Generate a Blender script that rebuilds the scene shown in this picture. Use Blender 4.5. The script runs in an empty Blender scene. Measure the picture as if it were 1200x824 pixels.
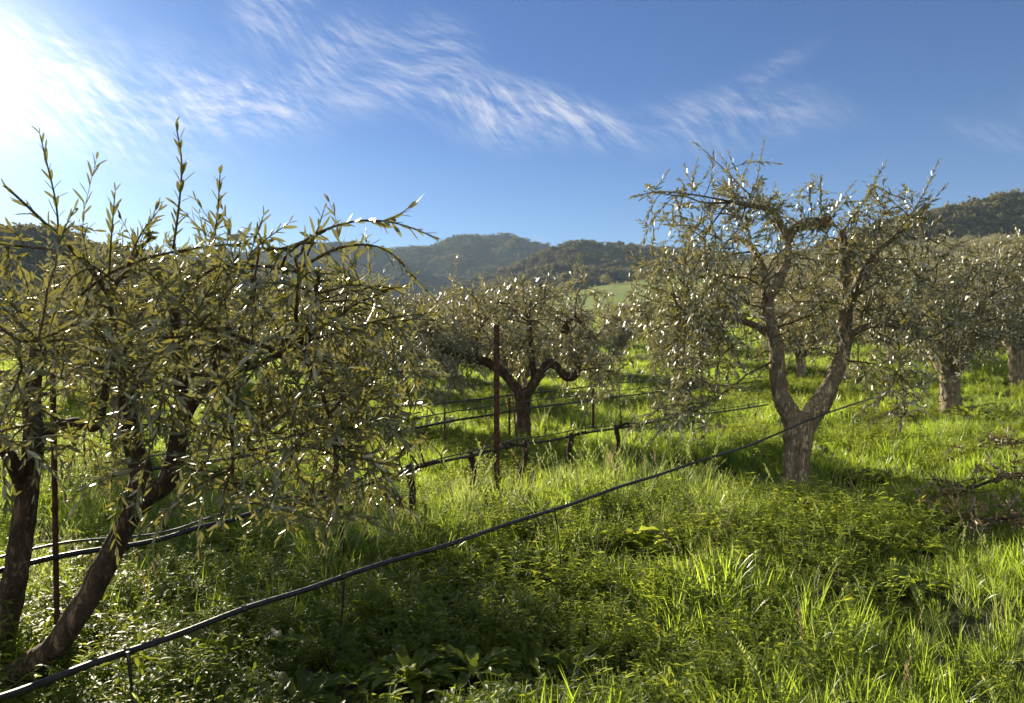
import bpy, math, random
import numpy as np
from mathutils import Vector, noise
R = math.radians
rng = np.random.default_rng(11)
random.seed(5)
S = bpy.context.scene
COL = S.collection

# ------------------------------------------------------------------ camera
CAM_H, F = 1.2, 933.0
cd = bpy.data.cameras.new('camera'); cam = bpy.data.objects.new('camera', cd); COL.objects.link(cam)
cam.location = (0, 0, CAM_H); cam.rotation_euler = (R(90), 0, 0)
cd.lens = 28; cd.sensor_width = 36; cd.clip_start = 0.05; cd.clip_end = 20000
cd.dof.use_dof = True; cd.dof.focus_distance = 3.4; cd.dof.aperture_fstop = 6.3
S.camera = cam
S.cycles.use_denoising = True
S.cycles.max_bounces = 6; S.cycles.diffuse_bounces = 3; S.cycles.glossy_bounces = 2
S.cycles.transmission_bounces = 4; S.cycles.volume_bounces = 0; S.cycles.transparent_max_bounces = 8
S.cycles.sample_clamp_indirect = 4.0
S.view_settings.view_transform = 'Standard'; S.view_settings.look = 'None'
S.view_settings.gamma = 1; S.view_settings.exposure = 1.75; S.view_settings.use_curve_mapping = False

# ------------------------------------------------------------------ sun and sky
SUN_AZ, SUN_EL = R(-34.2), R(16.6)          # azimuth from +Y towards +X
SD = Vector((math.sin(SUN_AZ)*math.cos(SUN_EL), math.cos(SUN_AZ)*math.cos(SUN_EL), math.sin(SUN_EL)))
sl = bpy.data.lights.new('sun', 'SUN'); so = bpy.data.objects.new('sun', sl); COL.objects.link(so)
sl.energy = 5.0; sl.angle = R(0.5); sl.color = (1.0, 0.88, 0.68)
so.rotation_euler = (-SD).to_track_quat('-Z', 'Y').to_euler(); so.location = (-20, 30, 15)

W = bpy.data.worlds.new('World'); S.world = W; W.use_nodes = True
nt = W.node_tree; nt.nodes.clear()
class NB:
    """small node-tree writer"""
    def __init__(s, nt): s.nt = nt
    def n(s, t, **k):
        nd = s.nt.nodes.new(t)
        for a, v in k.items(): setattr(nd, a, v)
        return nd
    def put(s, sock, v):
        if hasattr(v, 'is_output') or isinstance(v, bpy.types.NodeSocket): s.nt.links.new(v, sock)
        elif v is not None: sock.default_value = v
    def math(s, op, a, b=None, c=None, clamp=False):
        nd = s.n('ShaderNodeMath', operation=op, use_clamp=clamp)
        s.put(nd.inputs[0], a); s.put(nd.inputs[1], b); s.put(nd.inputs[2], c)
        return nd.outputs[0]
    def vmath(s, op, a, b=None, out=0):
        nd = s.n('ShaderNodeVectorMath', operation=op)
        s.put(nd.inputs[0], a); s.put(nd.inputs[1], b)
        return nd.outputs[out]
    def ramp(s, v, a, b, lo=0.0, hi=1.0, smooth=True):
        nd = s.n('ShaderNodeMapRange', interpolation_type='SMOOTHSTEP' if smooth else 'LINEAR')
        s.put(nd.inputs[0], v); nd.inputs[1].default_value = a; nd.inputs[2].default_value = b
        nd.inputs[3].default_value = lo; nd.inputs[4].default_value = hi
        return nd.outputs[0]
    def mix(s, f, a, b, mode='MIX'):
        nd = s.n('ShaderNodeMix', data_type='RGBA', blend_type=mode)
        s.put(nd.inputs[0], f); s.put(nd.inputs[6], a); s.put(nd.inputs[7], b)
        return nd.outputs[2]
    def noise(s, vec, scale, detail=3, rough=.5, dist=0.0):
        nd = s.n('ShaderNodeTexNoise'); s.put(nd.inputs['Vector'], vec)
        nd.inputs['Scale'].default_value = scale; nd.inputs['Detail'].default_value = detail
        nd.inputs['Roughness'].default_value = rough; nd.inputs['Distortion'].default_value = dist
        return nd.outputs['Fac']
def c4(r, g, b): return (r, g, b, 1)

SKY = 0.05
b = NB(nt)
sky = b.n('ShaderNodeTexSky', sky_type='NISHITA')
sky.sun_disc = False; sky.sun_elevation = SUN_EL; sky.sun_rotation = SUN_AZ
sky.altitude = 300; sky.air_density = 1.0; sky.dust_density = 0.45; sky.ozone_density = 3.0
tc = b.n('ShaderNodeTexCoord')
sep = b.n('ShaderNodeSeparateXYZ'); nt.links.new(tc.outputs['Generated'], sep.inputs[0])
yy = b.math('MAXIMUM', sep.outputs[1], 0.08)
u = b.math('DIVIDE', sep.outputs[0], yy); v = b.math('DIVIDE', sep.outputs[2], yy)
cmb = b.n('ShaderNodeCombineXYZ'); b.put(cmb.inputs[0], u); b.put(cmb.inputs[1], v)
uv = cmb.outputs[0]
def mapped(vec, cx, cy, rot, sx, sy):
    m = b.n('ShaderNodeMapping', vector_type='TEXTURE')
    b.put(m.inputs[0], vec); m.inputs[1].default_value = (cx, cy, 0); m.inputs[2].default_value = (0, 0, rot)
    m.inputs[3].default_value = (sx, sy, 1)
    return m.outputs[0]
warp = b.n('ShaderNodeTexNoise'); b.put(warp.inputs['Vector'], uv); warp.inputs['Scale'].default_value = 3.2; warp.inputs['Detail'].default_value = 1.5
wv = b.vmath('MULTIPLY', b.vmath('SUBTRACT', warp.outputs['Color'], (.5, .5, .5)), (.16, .16, 0))
uvw = b.vmath('ADD', uv, wv)
def blob(px, py, rx, ry, deg, amp):
    m = mapped(uvw, (px-600)/F, (412-py)/F, R(deg), rx/F, ry/F)
    return b.math('MULTIPLY', b.ramp(b.vmath('LENGTH', m, out=1), 1.0, 0.0), amp)
blobs = [(585,138,185,50,-9,1.0),(690,155,85,34,-6,.9),(500,75,80,85,-35,.75),(430,130,70,45,0,.5),
         (300,30,85,65,30,.8),(400,62,90,60,35,.7),(60,105,340,100,-13,1.1),(290,135,150,45,-18,.8),(350,115,100,60,-20,.5),
         (830,150,140,48,10,.55),(930,150,100,34,0,.38),(1160,148,85,28,-8,.34),(880,100,100,28,25,.32),(1320,120,150,60,0,.5),(-300,150,400,150,0,.8)]
msk = None
for bl in blobs:
    q = blob(*bl); msk = q if msk is None else b.math('ADD', msk, q)
fib = b.noise(mapped(uvw, 0, 0, R(-42), .42, .045), 3.2, 9, .66, .15)
fib2 = b.noise(mapped(uvw, .3, .1, R(-14), .36, .06), 3.0, 9, .66, .15)
fine = b.noise(mapped(uvw, 0, 0, R(-28), .13, .02), 3.5, 9, .7, .15)
tex = b.math('ADD', b.math('ADD', b.math('MULTIPLY', fib, .38), b.math('MULTIPLY', fib2, .42)), b.math('MULTIPLY', fine, .36))
dens = b.math('MULTIPLY', b.math('MINIMUM', msk, 1.15), b.ramp(tex, .47, .80), clamp=True)
dot = b.vmath('DOT_PRODUCT', tc.outputs['Generated'], tuple(SD), out=1)
ang = b.math('ARCCOSINE', b.math('MINIMUM', dot, .99999))
near_s = b.math('POWER', 2.718, b.math('MULTIPLY', ang, -5.5))       # forward-scattered light in thin cloud
core = b.math('POWER', 2.718, b.math('MULTIPLY', b.math('MULTIPLY', ang, ang), -150.0))
ccol = b.mix(1.0, c4(5.6, 5.6, 5.7), b.n('ShaderNodeRGB').outputs[0], 'ADD')
ccol.node.inputs[7].default_value = c4(0, 0, 0)
for l in list(ccol.node.inputs[7].links): nt.links.remove(l)
cl2 = b.vmath('SCALE', (6, 5.4, 4.6)); b.put(cl2.node.inputs[3], near_s)
ccol = b.vmath('ADD', ccol, cl2)
tint = b.mix(b.ramp(sep.outputs[2], .08, .34), c4(.36, .49, .67), c4(.24, .38, .62))
skc = b.mix(1.0, sky.outputs[0], tint, 'MULTIPLY')
base = b.mix(b.math('MULTIPLY', dens, .9), skc, ccol)
aur = b.vmath('SCALE', (4.2, 3.7, 2.9)); b.put(aur.node.inputs[3], core)
base = b.vmath('ADD', base, aur)
rear_fill = b.math('MULTIPLY', b.ramp(sep.outputs[1], .05, -.35), b.ramp(b.noise(tc.outputs['Generated'], 2.2, 6, .6), .36, .58))   # unseen bright cloud bank added behind the camera to fill the shadows
rear_fill = b.math('MULTIPLY', rear_fill, b.ramp(sep.outputs[2], -.02, .08))
base = b.mix(rear_fill, base, c4(8.6, 8.3, 8.0))
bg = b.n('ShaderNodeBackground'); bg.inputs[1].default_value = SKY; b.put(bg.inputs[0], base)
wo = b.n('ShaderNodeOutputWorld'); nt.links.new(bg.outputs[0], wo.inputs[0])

# ------------------------------------------------------------------ helpers
def P(px, py, d):                           # a photo point at depth d -> world point
    return np.array([(px-600)/F*d, d, CAM_H+(412-py)/F*d])
def tag(o, label=None, cat=None, group=None, kind=None):
    if label: o['label'] = label
    if cat: o['category'] = cat
    if group: o['group'] = group
    if kind: o['kind'] = kind
    return o
def empty(name, loc, label, cat, group=None):
    o = bpy.data.objects.new(name, None); COL.objects.link(o); o.location = loc; o.empty_display_size = .1
    return tag(o, label, cat, group)
def sstep(x, a, c):
    t = np.clip((x-a)/(c-a), 0, 1); return t*t*(3-2*t)

def vnoise2(x, y, seed=0):
    """vectorised value noise"""
    x = np.asarray(x, float); y = np.asarray(y, float)
    xi = np.floor(x).astype(np.int64); yi = np.floor(y).astype(np.int64); xf = x-xi; yf = y-yi
    def h(a, c):
        n = (a*374761393 + c*668265263 + seed*982451653) & 0xffffffff
        n = ((n ^ (n >> 13))*1274126177) & 0xffffffff
        return ((n ^ (n >> 16)) & 0xffff)/65535.0
    sx = xf*xf*(3-2*xf); sy = yf*yf*(3-2*yf)
    return (h(xi, yi)*(1-sx)+h(xi+1, yi)*sx)*(1-sy)+(h(xi, yi+1)*(1-sx)+h(xi+1, yi+1)*sx)*sy
def fbm(x, y, oct=4, seed=0):
    a, t, s = 1.0, 0.0, 0.0
    for i in range(oct):
        t = t+a*(vnoise2(x*2**i, y*2**i, seed+i)-.5); s += a; a *= .5
    return t/s*2

class MB:
    """collects vertices, quads and triangles, and links them as ONE mesh object"""
    def __init__(s): s.v = []; s.f = {3: [], 4: []}; s.n = 0; s.t = []
    def add(s, verts, tris=None, quads=None, tint=0.5):
        verts = np.asarray(verts, float).reshape(-1, 3)
        if tris is not None and len(tris): s.f[3].append(np.asarray(tris, np.int64).reshape(-1, 3)+s.n)
        if quads is not None and len(quads): s.f[4].append(np.asarray(quads, np.int64).reshape(-1, 4)+s.n)
        s.v.append(verts); s.n += len(verts)
        s.t.append(np.broadcast_to(np.asarray(tint, float), (len(verts),)))
    def mesh(s, name, m, smooth=True):
        me = bpy.data.meshes.new(name); V = np.concatenate(s.v)
        T = np.concatenate(s.f[3]) if s.f[3] else np.zeros((0, 3), np.int64)
        Q = np.concatenate(s.f[4]) if s.f[4] else np.zeros((0, 4), np.int64)
        me.vertices.add(len(V)); me.vertices.foreach_set('co', V.astype(np.float32).ravel())
        lp = np.concatenate([T.ravel(), Q.ravel()]).astype(np.int32)
        me.loops.add(len(lp)); me.loops.foreach_set('vertex_index', lp)
        st = np.concatenate([np.arange(len(T))*3, len(T)*3+np.arange(len(Q))*4]).astype(np.int32)
        me.polygons.add(len(st)); me.polygons.foreach_set('loop_start', st)
        me.polygons.foreach_set('use_smooth', np.full(len(st), smooth))
        a = me.attributes.new('tint', 'FLOAT', 'POINT'); a.data.foreach_set('value', np.concatenate(s.t).astype(np.float32))
        me.update(calc_edges=True); me.validate()
        me.materials.append(m)
        return me
    def build(s, name, m, parent=None, smooth=True, origin=None):
        if origin is not None: s.v = [q-np.asarray(origin) for q in s.v]
        elif parent is not None: s.v = [q-np.array(parent.location) for q in s.v]
        o = bpy.data.objects.new(name, s.mesh(name, m, smooth)); COL.objects.link(o)
        if origin is not None: o.location = origin
        if parent is not None: o.parent = parent
        return o

def catmull(p, per=6):
    p = np.asarray(p, float)
    if len(p) < 3:
        t = np.linspace(0, 1, per+1)[:, None]; return p[0]*(1-t)+p[-1]*t
    q = np.vstack([2*p[0]-p[1], p, 2*p[-1]-p[-2]]); out = []
    t = np.linspace(0, 1, per, endpoint=False)[:, None]
    for i in range(len(p)-1):
        a, c, d, e = q[i:i+4]
        out.append(.5*((2*c)+(d-a)*t+(2*a-5*c+4*d-e)*t*t+(3*c-a-3*d+e)*t**3))
    return np.vstack(out+[p[-1:]])
def tube(mb, pts, rad, sides=6, gnarl=0.0, seed=0, cap=True, tint=0.5, freq=9.0):
    pts = np.asarray(pts, float); n = len(pts); rad = np.broadcast_to(np.asarray(rad, float), (n,)) if np.ndim(rad) == 0 else np.interp(np.linspace(0, 1, n), np.linspace(0, 1, len(rad)), rad)
    T = np.gradient(pts, axis=0); T /= np.linalg.norm(T, axis=1)[:, None]+1e-12
    N = np.zeros_like(T); r = np.array([0., 0, 1]) if abs(T[0][2]) < .9 else np.array([1., 0, 0])
    N[0] = np.cross(T[0], r); N[0] /= np.linalg.norm(N[0])
    for i in range(1, n):
        w = N[i-1]-T[i]*np.dot(N[i-1], T[i]); N[i] = w/(np.linalg.norm(w)+1e-12)
    B = np.cross(T, N)
    a = np.arange(sides)/sides*2*math.pi
    rr = rad[:, None]*np.ones((1, sides))
    if gnarl:
        L = np.concatenate([[0], np.cumsum(np.linalg.norm(np.diff(pts, axis=0), axis=1))])
        for i in range(n):
            for k in range(sides):
                q = Vector((math.cos(a[k])*1.3+seed*7.1, math.sin(a[k])*1.3, L[i]*freq))
                rr[i, k] *= 1+gnarl*(noise.noise(q)+.6*noise.noise(q*2.3))
    V = pts[:, None, :]+rr[:, :, None]*(np.cos(a)[None, :, None]*N[:, None, :]+np.sin(a)[None, :, None]*B[:, None, :])
    V = V.reshape(-1, 3)
    i, k = np.meshgrid(np.arange(n-1), np.arange(sides), indexing='ij'); k2 = (k+1) % sides
    Q = np.stack([i*sides+k, i*sides+k2, (i+1)*sides+k2, (i+1)*sides+k], -1).reshape(-1, 4)
    tr = []
    if cap:
        V = np.vstack([V, pts[-1]+T[-1]*rad[-1]*.35, pts[0]])
        for k in range(sides):
            tr.append([(n-1)*sides+k, (n-1)*sides+(k+1) % sides, n*sides]); tr.append([(k+1) % sides, k, n*sides+1])
    mb.add(V, tr, Q, tint)

def leaves(mb, O, D, N, L, Wd, tint, hi=True, curl=0.0):
    """lanceolate leaves folded along the midrib"""
    O, D, N = (np.asarray(q, float) for q in (O, D, N)); n = len(O)
    if n == 0: return
    D = D/(np.linalg.norm(D, axis=1)[:, None]+1e-9); X = np.cross(D, N); X /= np.linalg.norm(X, axis=1)[:, None]+1e-9
    N = np.cross(X, D); L = np.asarray(L)[:, None]; Wd = np.asarray(Wd)[:, None]/2; cu = np.broadcast_to(np.asarray(curl, float), (n,))[:, None]
    at = lambda t, w, h: O+D*L*t+X*Wd*w+N*(Wd*h-L*cu*t*t)
    if hi:
        V = np.stack([O, at(.22, -.72, .3), at(.22, 0, 0), at(.22, .72, .3), at(.5, -1, .35), at(.5, 0, 0), at(.5, 1, .35), at(.80, -.74, .3), at(.80, 0, 0), at(.80, .74, .3), at(1, 0, .1)], 1)
        tr = np.array([[0, 2, 1], [0, 3, 2], [7, 8, 10], [8, 9, 10]]); qd = np.array([[1, 2, 5, 4], [2, 3, 6, 5], [4, 5, 8, 7], [5, 6, 9, 8]]); k = 11
    else:
        V = np.stack([O, at(.28, -.9, .2), at(.28, .9, .2), at(.72, -.85, .2), at(.72, .85, .2), at(1, 0, 0)], 1)
        tr = np.array([[0, 2, 1], [3, 4, 5]]); qd = np.array([[1, 2, 4, 3]]); k = 6
    off = (np.arange(n)*k)[:, None, None]
    mb.add(V.reshape(-1, 3), (tr[None]+off).reshape(-1, 3), None if qd is None else (qd[None]+off).reshape(-1, 4), np.repeat(np.broadcast_to(tint, (n,)), k))

# ------------------------------------------------------------------ materials
def material(name):
    m = bpy.data.materials.new(name); m.use_nodes = True; m.node_tree.nodes.clear(); return m, NB(m.node_tree)
def finish(nb, sh):
    o = nb.n('ShaderNodeOutputMaterial'); nb.nt.links.new(sh, o.inputs[0])
def principled(nb, col, rough=.7, spec=.3, normal=None, metallic=0.0):
    p = nb.n('ShaderNodeBsdfPrincipled'); nb.put(p.inputs['Base Color'], col); nb.put(p.inputs['Roughness'], rough)
    nb.put(p.inputs['Specular IOR Level'], spec); nb.put(p.inputs['Metallic'], metallic)
    if normal is not None: nb.put(p.inputs['Normal'], normal)
    return p.outputs[0]
def bump(nb, h, strength=.5, dist=.01):
    bm = nb.n('ShaderNodeBump'); nb.put(bm.inputs['Height'], h); bm.inputs['Strength'].default_value = strength; bm.inputs['Distance'].default_value = dist
    return bm.outputs[0]
def coords(nb): return nb.n('ShaderNodeTexCoord').outputs['Object']
def leaf_mat(name, dark, lite, under, trans, tw=.4, rough=.42, spec=.5):
    m, nb = material(name)
    at = nb.n('ShaderNodeAttribute', attribute_name='tint'); t = at.outputs['Fac']
    geo = nb.n('ShaderNodeNewGeometry')
    oi = nb.n('ShaderNodeObjectInfo')
    col = nb.mix(t, c4(*dark), c4(*lite))
    if under: col = nb.mix(geo.outputs['Backfacing'], col, c4(*under))
    rv = nb.ramp(nb.math('FRACT', nb.math('ADD', nb.math('MULTIPLY', t, 13.7), oi.outputs['Random'])), 0, 1, .72, 1.28, False)
    hs = nb.n('ShaderNodeHueSaturation'); nb.put(hs.inputs['Color'], col); nb.put(hs.inputs['Value'], rv)
    ps = principled(nb, hs.outputs[0], rough, spec)
    tr = nb.n('ShaderNodeBsdfTranslucent')
    tcol = nb.mix(t, c4(*(q*.75 for q in trans)), c4(*trans)); nb.put(tr.inputs[0], tcol)
    mx = nb.n('ShaderNodeMixShader'); mx.inputs[0].default_value = tw
    nb.nt.links.new(ps, mx.inputs[1]); nb.nt.links.new(tr.outputs[0], mx.inputs[2])
    finish(nb, mx.outputs[0]); return m
def bark_mat(name, c1, c2, c3, scale=20):
    m, nb = material(name); co = coords(nb)
    mp = nb.n('ShaderNodeMapping'); nb.put(mp.inputs[0], co); mp.inputs[3].default_value = (1, 1, .3)
    n1 = nb.noise(mp.outputs[0], scale, 8, .65, .4); n2 = nb.noise(co, scale*.35, 4, .6); n3 = nb.noise(mp.outputs[0], scale*4, 5, .7)
    col = nb.mix(nb.ramp(n1, .35, .65), c4(*c1), c4(*c2)); col = nb.mix(nb.ramp(n2, .52, .7), col, c4(*c3))
    cr = nb.math('ABSOLUTE', nb.math('SUBTRACT', nb.noise(mp.outputs[0], scale*1.3, 6, .7, 1.2), .5))   # long fissures
    col = nb.mix(nb.ramp(cr, .0, .04, .7, 0), col, c4(*(q*.4 for q in c1)))
    col = nb.mix(nb.ramp(n3, .55, .75, 0, .5), col, c4(*(q*1.25 for q in c2)))
    h = nb.math('ADD', nb.math('ADD', nb.math('MULTIPLY', n1, .8), nb.math('MULTIPLY', n3, .5)), nb.ramp(cr, 0, .09))
    finish(nb, principled(nb, col, .85, .2, bump(nb, h, 1.0, .03))); return m

M = {}
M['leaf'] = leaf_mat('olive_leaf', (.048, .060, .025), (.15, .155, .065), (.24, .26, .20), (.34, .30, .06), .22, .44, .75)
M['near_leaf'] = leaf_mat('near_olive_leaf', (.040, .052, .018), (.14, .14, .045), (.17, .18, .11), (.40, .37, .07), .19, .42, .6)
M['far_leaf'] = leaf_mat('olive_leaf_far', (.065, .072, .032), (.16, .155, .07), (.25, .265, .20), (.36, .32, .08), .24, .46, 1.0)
M['dry_leaf'] = leaf_mat('dry_leaf', (.075, .055, .03), (.15, .11, .055), (.17, .14, .095), (.2, .13, .04), .25, .5, .4)
M['grass'] = leaf_mat('grass_blade', (.042, .078, .012), (.11, .152, .028), None, (.47, .62, .05), .52, .36, .5)
M['pale_grass'] = leaf_mat('pale_grass', (.10, .15, .045), (.20, .23, .09), None, (.52, .60, .16), .42, .5, .35)
M['weed'] = leaf_mat('weed_leaf', (.038, .068, .012), (.10, .135, .028), None, (.48, .56, .055), .5, .5, .2)
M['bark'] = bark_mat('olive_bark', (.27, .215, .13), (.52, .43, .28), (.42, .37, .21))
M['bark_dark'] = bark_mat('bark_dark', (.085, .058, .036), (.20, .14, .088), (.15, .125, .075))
M['twig'] = bark_mat('twig_bark', (.14, .10, .055), (.28, .21, .12), (.2, .18, .085), 30)
M['vine'] = bark_mat('vine_bark', (.045, .032, .022), (.13, .09, .06), (.09, .07, .05), 40)
m, nb = material('wood_cut'); co = coords(nb)
finish(nb, principled(nb, nb.mix(nb.noise(co, 30, 4), c4(.16, .10, .055), c4(.26, .175, .10)), .8)); M['cut'] = m
m, nb = material('black_hose'); co = coords(nb)
finish(nb, principled(nb, nb.mix(nb.ramp(nb.noise(co, 25, 5, .6), .45, .75), c4(.009, .008, .008), c4(.035, .03, .026)), nb.ramp(nb.noise(co, 60, 3), .3, .7, .3, .55), .5, bump(nb, nb.noise(co, 180, 3), .25, .002))); M['hose'] = m
m, nb = material('rusty_steel'); co = coords(nb)
finish(nb, principled(nb, nb.mix(nb.ramp(nb.noise(co, 30, 6, .65), .35, .65), c4(.032, .017, .012), c4(.085, .042, .025)), .8, .25, bump(nb, nb.noise(co, 120, 4), .4, .003), .3)); M['rust'] = m
m, nb = material('wire'); finish(nb, principled(nb, c4(.10, .095, .09), .45, .5, None, .8)); M['wire'] = m

# ------------------------------------------------------------------ terrain
E_PX = np.array([-900, -300, 0, 200, 450, 560, 640, 700, 760, 820, 900, 1000, 1080, 1200, 1500, 2100])
E_PY = np.array([405, 395, 385, 384, 382, 370, 351, 336, 327, 321, 316, 305, 294, 286, 270, 262])
def H(x, y):
    x = np.asarray(x, float); y = np.asarray(y, float)
    yp = np.maximum(y, 1.0)
    z = .055*np.clip(x-2, 0, 30)*sstep(y, 4.5, 12)*(1-sstep(y, 60, 200))
    z = z-.13*np.exp(-((x-2.6)**2+(y-7.4)**2)/3.0)
    near = 1-sstep(np.hypot(x, y), 20, 60)
    z = z+near*(.10*fbm(x*.55, y*.55, 3, 3)+.05*fbm(x*2.1, y*2.1, 2, 8))
    pe = np.interp(600+F*np.clip(x/yp, -1.6, 1.6), E_PX, E_PY)
    zc = CAM_H+(412-pe)/F*200
    t = np.clip((y-18)/182, 0, 1)
    z = z+zc*(.8*t+.2*t*t)*(1-sstep(y, 205, 420)*1.0)
    z = z+.5*fbm(x*.03, y*.03, 3, 5)*sstep(y, 40, 120)
    return z
def h1(x, y): return float(H(x, y))

ring = np.concatenate([np.linspace(.25, 3, 12), np.linspace(3.15, 14, 70), np.geomspace(14.3, 240, 120), np.geomspace(250, 2900, 40)])
az = np.concatenate([np.arange(-45, 45, .25), np.arange(45, 315, 3)])
A, RR = np.meshgrid(np.radians(az), ring, indexing='ij'); gx = RR*np.sin(A); gy = RR*np.cos(A); gz = H(gx, gy)
na, nr = gx.shape
V = np.stack([gx, gy, gz], -1).reshape(-1, 3); V = np.vstack([V, [[0, 0, h1(0, 0)]]])
i, k = np.meshgrid(np.arange(na), np.arange(nr-1), indexing='ij'); i2 = (i+1) % na
Q = np.stack([i*nr+k, i*nr+k+1, i2*nr+k+1, i2*nr+k], -1).reshape(-1, 4)
tr = [[na*nr, ii*nr, ((ii+1) % na)*nr] for ii in range(na)]
m, nb = material('meadow_ground'); co = coords(nb)
n1 = nb.noise(co, .9, 6, .6); n2 = nb.noise(co, 9, 6, .7); n3 = nb.noise(co, .03, 5, .6)
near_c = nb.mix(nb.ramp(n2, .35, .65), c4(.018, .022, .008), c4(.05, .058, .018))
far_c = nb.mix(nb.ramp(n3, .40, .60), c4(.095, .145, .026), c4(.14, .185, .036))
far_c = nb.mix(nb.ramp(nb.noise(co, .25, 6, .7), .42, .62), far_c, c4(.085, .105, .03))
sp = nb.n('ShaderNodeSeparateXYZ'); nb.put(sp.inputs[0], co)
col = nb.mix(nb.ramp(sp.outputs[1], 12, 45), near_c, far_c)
M['ground'] = m
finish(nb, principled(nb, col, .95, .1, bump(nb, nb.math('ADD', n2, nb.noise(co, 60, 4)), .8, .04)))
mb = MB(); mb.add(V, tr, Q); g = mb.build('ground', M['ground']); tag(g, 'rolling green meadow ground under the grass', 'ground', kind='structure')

def hill_mat(name, d1, d2, grass):
    m, nb = material(name); co = coords(nb)
    a = nb.noise(co, .006, 6, .6, .6); c = nb.noise(co, .05, 6, .7)
    col = nb.mix(nb.ramp(c, .35, .65), c4(*d1), c4(*d2)); col = nb.mix(nb.ramp(a, .50, .60), col, c4(*grass))
    finish(nb, principled(nb, col, 1.0, .0)); return m
M['hill'] = hill_mat('hill_scrub', (.012, .014, .010), (.022, .022, .015), (.028, .030, .018))
M['hill_green'] = hill_mat('hill_green', (.045, .05, .018), (.08, .082, .03), (.13, .15, .045))
RIDGES = {
 'far_hills': (1900, [-500, 100, 300, 400, 470, 500, 530, 560, 600, 640, 700, 780, 900, 1100, 1500], [330, 300, 292, 284, 291, 288, 278, 273, 277, 289, 294, 296, 300, 310, 330], 'hill'),
 'middle_hills': (1000, [-300, 350, 450, 500, 543, 590, 641, 660, 680, 726, 780, 850, 950, 1100, 1500], [400, 372, 352, 343, 327, 314, 292, 284, 280, 285, 288, 296, 302, 310, 330], 'hill'),
 'hill_on_the_right': (520, [600, 700, 800, 900, 980, 1040, 1080, 1130, 1160, 1200, 1400, 1900], [372, 340, 322, 306, 284, 262, 249, 238, 232, 227, 205, 190], 'hill_green'),
 'hill_on_the_left': (480, [-900, -400, -100, 0, 40, 75, 110, 160, 230, 320, 400, 480, 560], [225, 235, 258, 268, 266, 275, 287, 296, 309, 326, 340, 362, 385], 'hill'),
}
HILL = {}
for nm, (R0, pxs, pys, mt) in RIDGES.items():
    pxx = np.linspace(pxs[0], pxs[-1], int((pxs[-1]-pxs[0])/5))
    pc = np.interp(pxx, pxs, pys)+{'far_hills': 3, 'middle_hills': 5}.get(nm, 13)
    ker = np.ones(9)/9; pc = np.convolve(np.pad(pc, 4, 'edge'), ker, 'valid')
    def zfun(px, t, R0=R0, pxx=pxx, pc=pc, nm=nm):
        # t 0 foot .. 1 crest .. 1.35 behind
        d = R0*(.5+.5*t); uu = (px-600)/F
        zc = CAM_H+(412-np.interp(px, pxx, pc))/F*R0
        prof = np.where(t <= 1, np.sin(np.clip(t, 0, 1)*math.pi/2)**1.25, 1-.9*(np.clip(t, 1, 1.4)-1))
        gul = 1-abs(fbm(uu*R0/260.0+t*.8, t*1.6+3, 4, sum(map(ord, nm))))*1.1
        tt = np.clip(t, 0, 1)
        return uu*d, d, zc*prof*(1-(1-gul)*np.sin(tt*math.pi)*.85)-4*(1-tt)
    HILL[nm] = zfun
    tt = np.concatenate([np.linspace(0, 1, 60), np.linspace(1.03, 1.4, 10)])
    PX, TT = np.meshgrid(pxx, tt, indexing='ij'); X, Y, Z = zfun(PX, TT); n0, n1_ = PX.shape
    i, k = np.meshgrid(np.arange(n0-1), np.arange(n1_-1), indexing='ij')
    Q = np.stack([i*n1_+k, (i+1)*n1_+k, (i+1)*n1_+k+1, i*n1_+k+1], -1).reshape(-1, 4)
    mb = MB(); mb.add(np.stack([X, Y, Z], -1).reshape(-1, 3), None, Q)
    o = mb.build('hills', M[mt]); tag(o, kind='structure')

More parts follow.
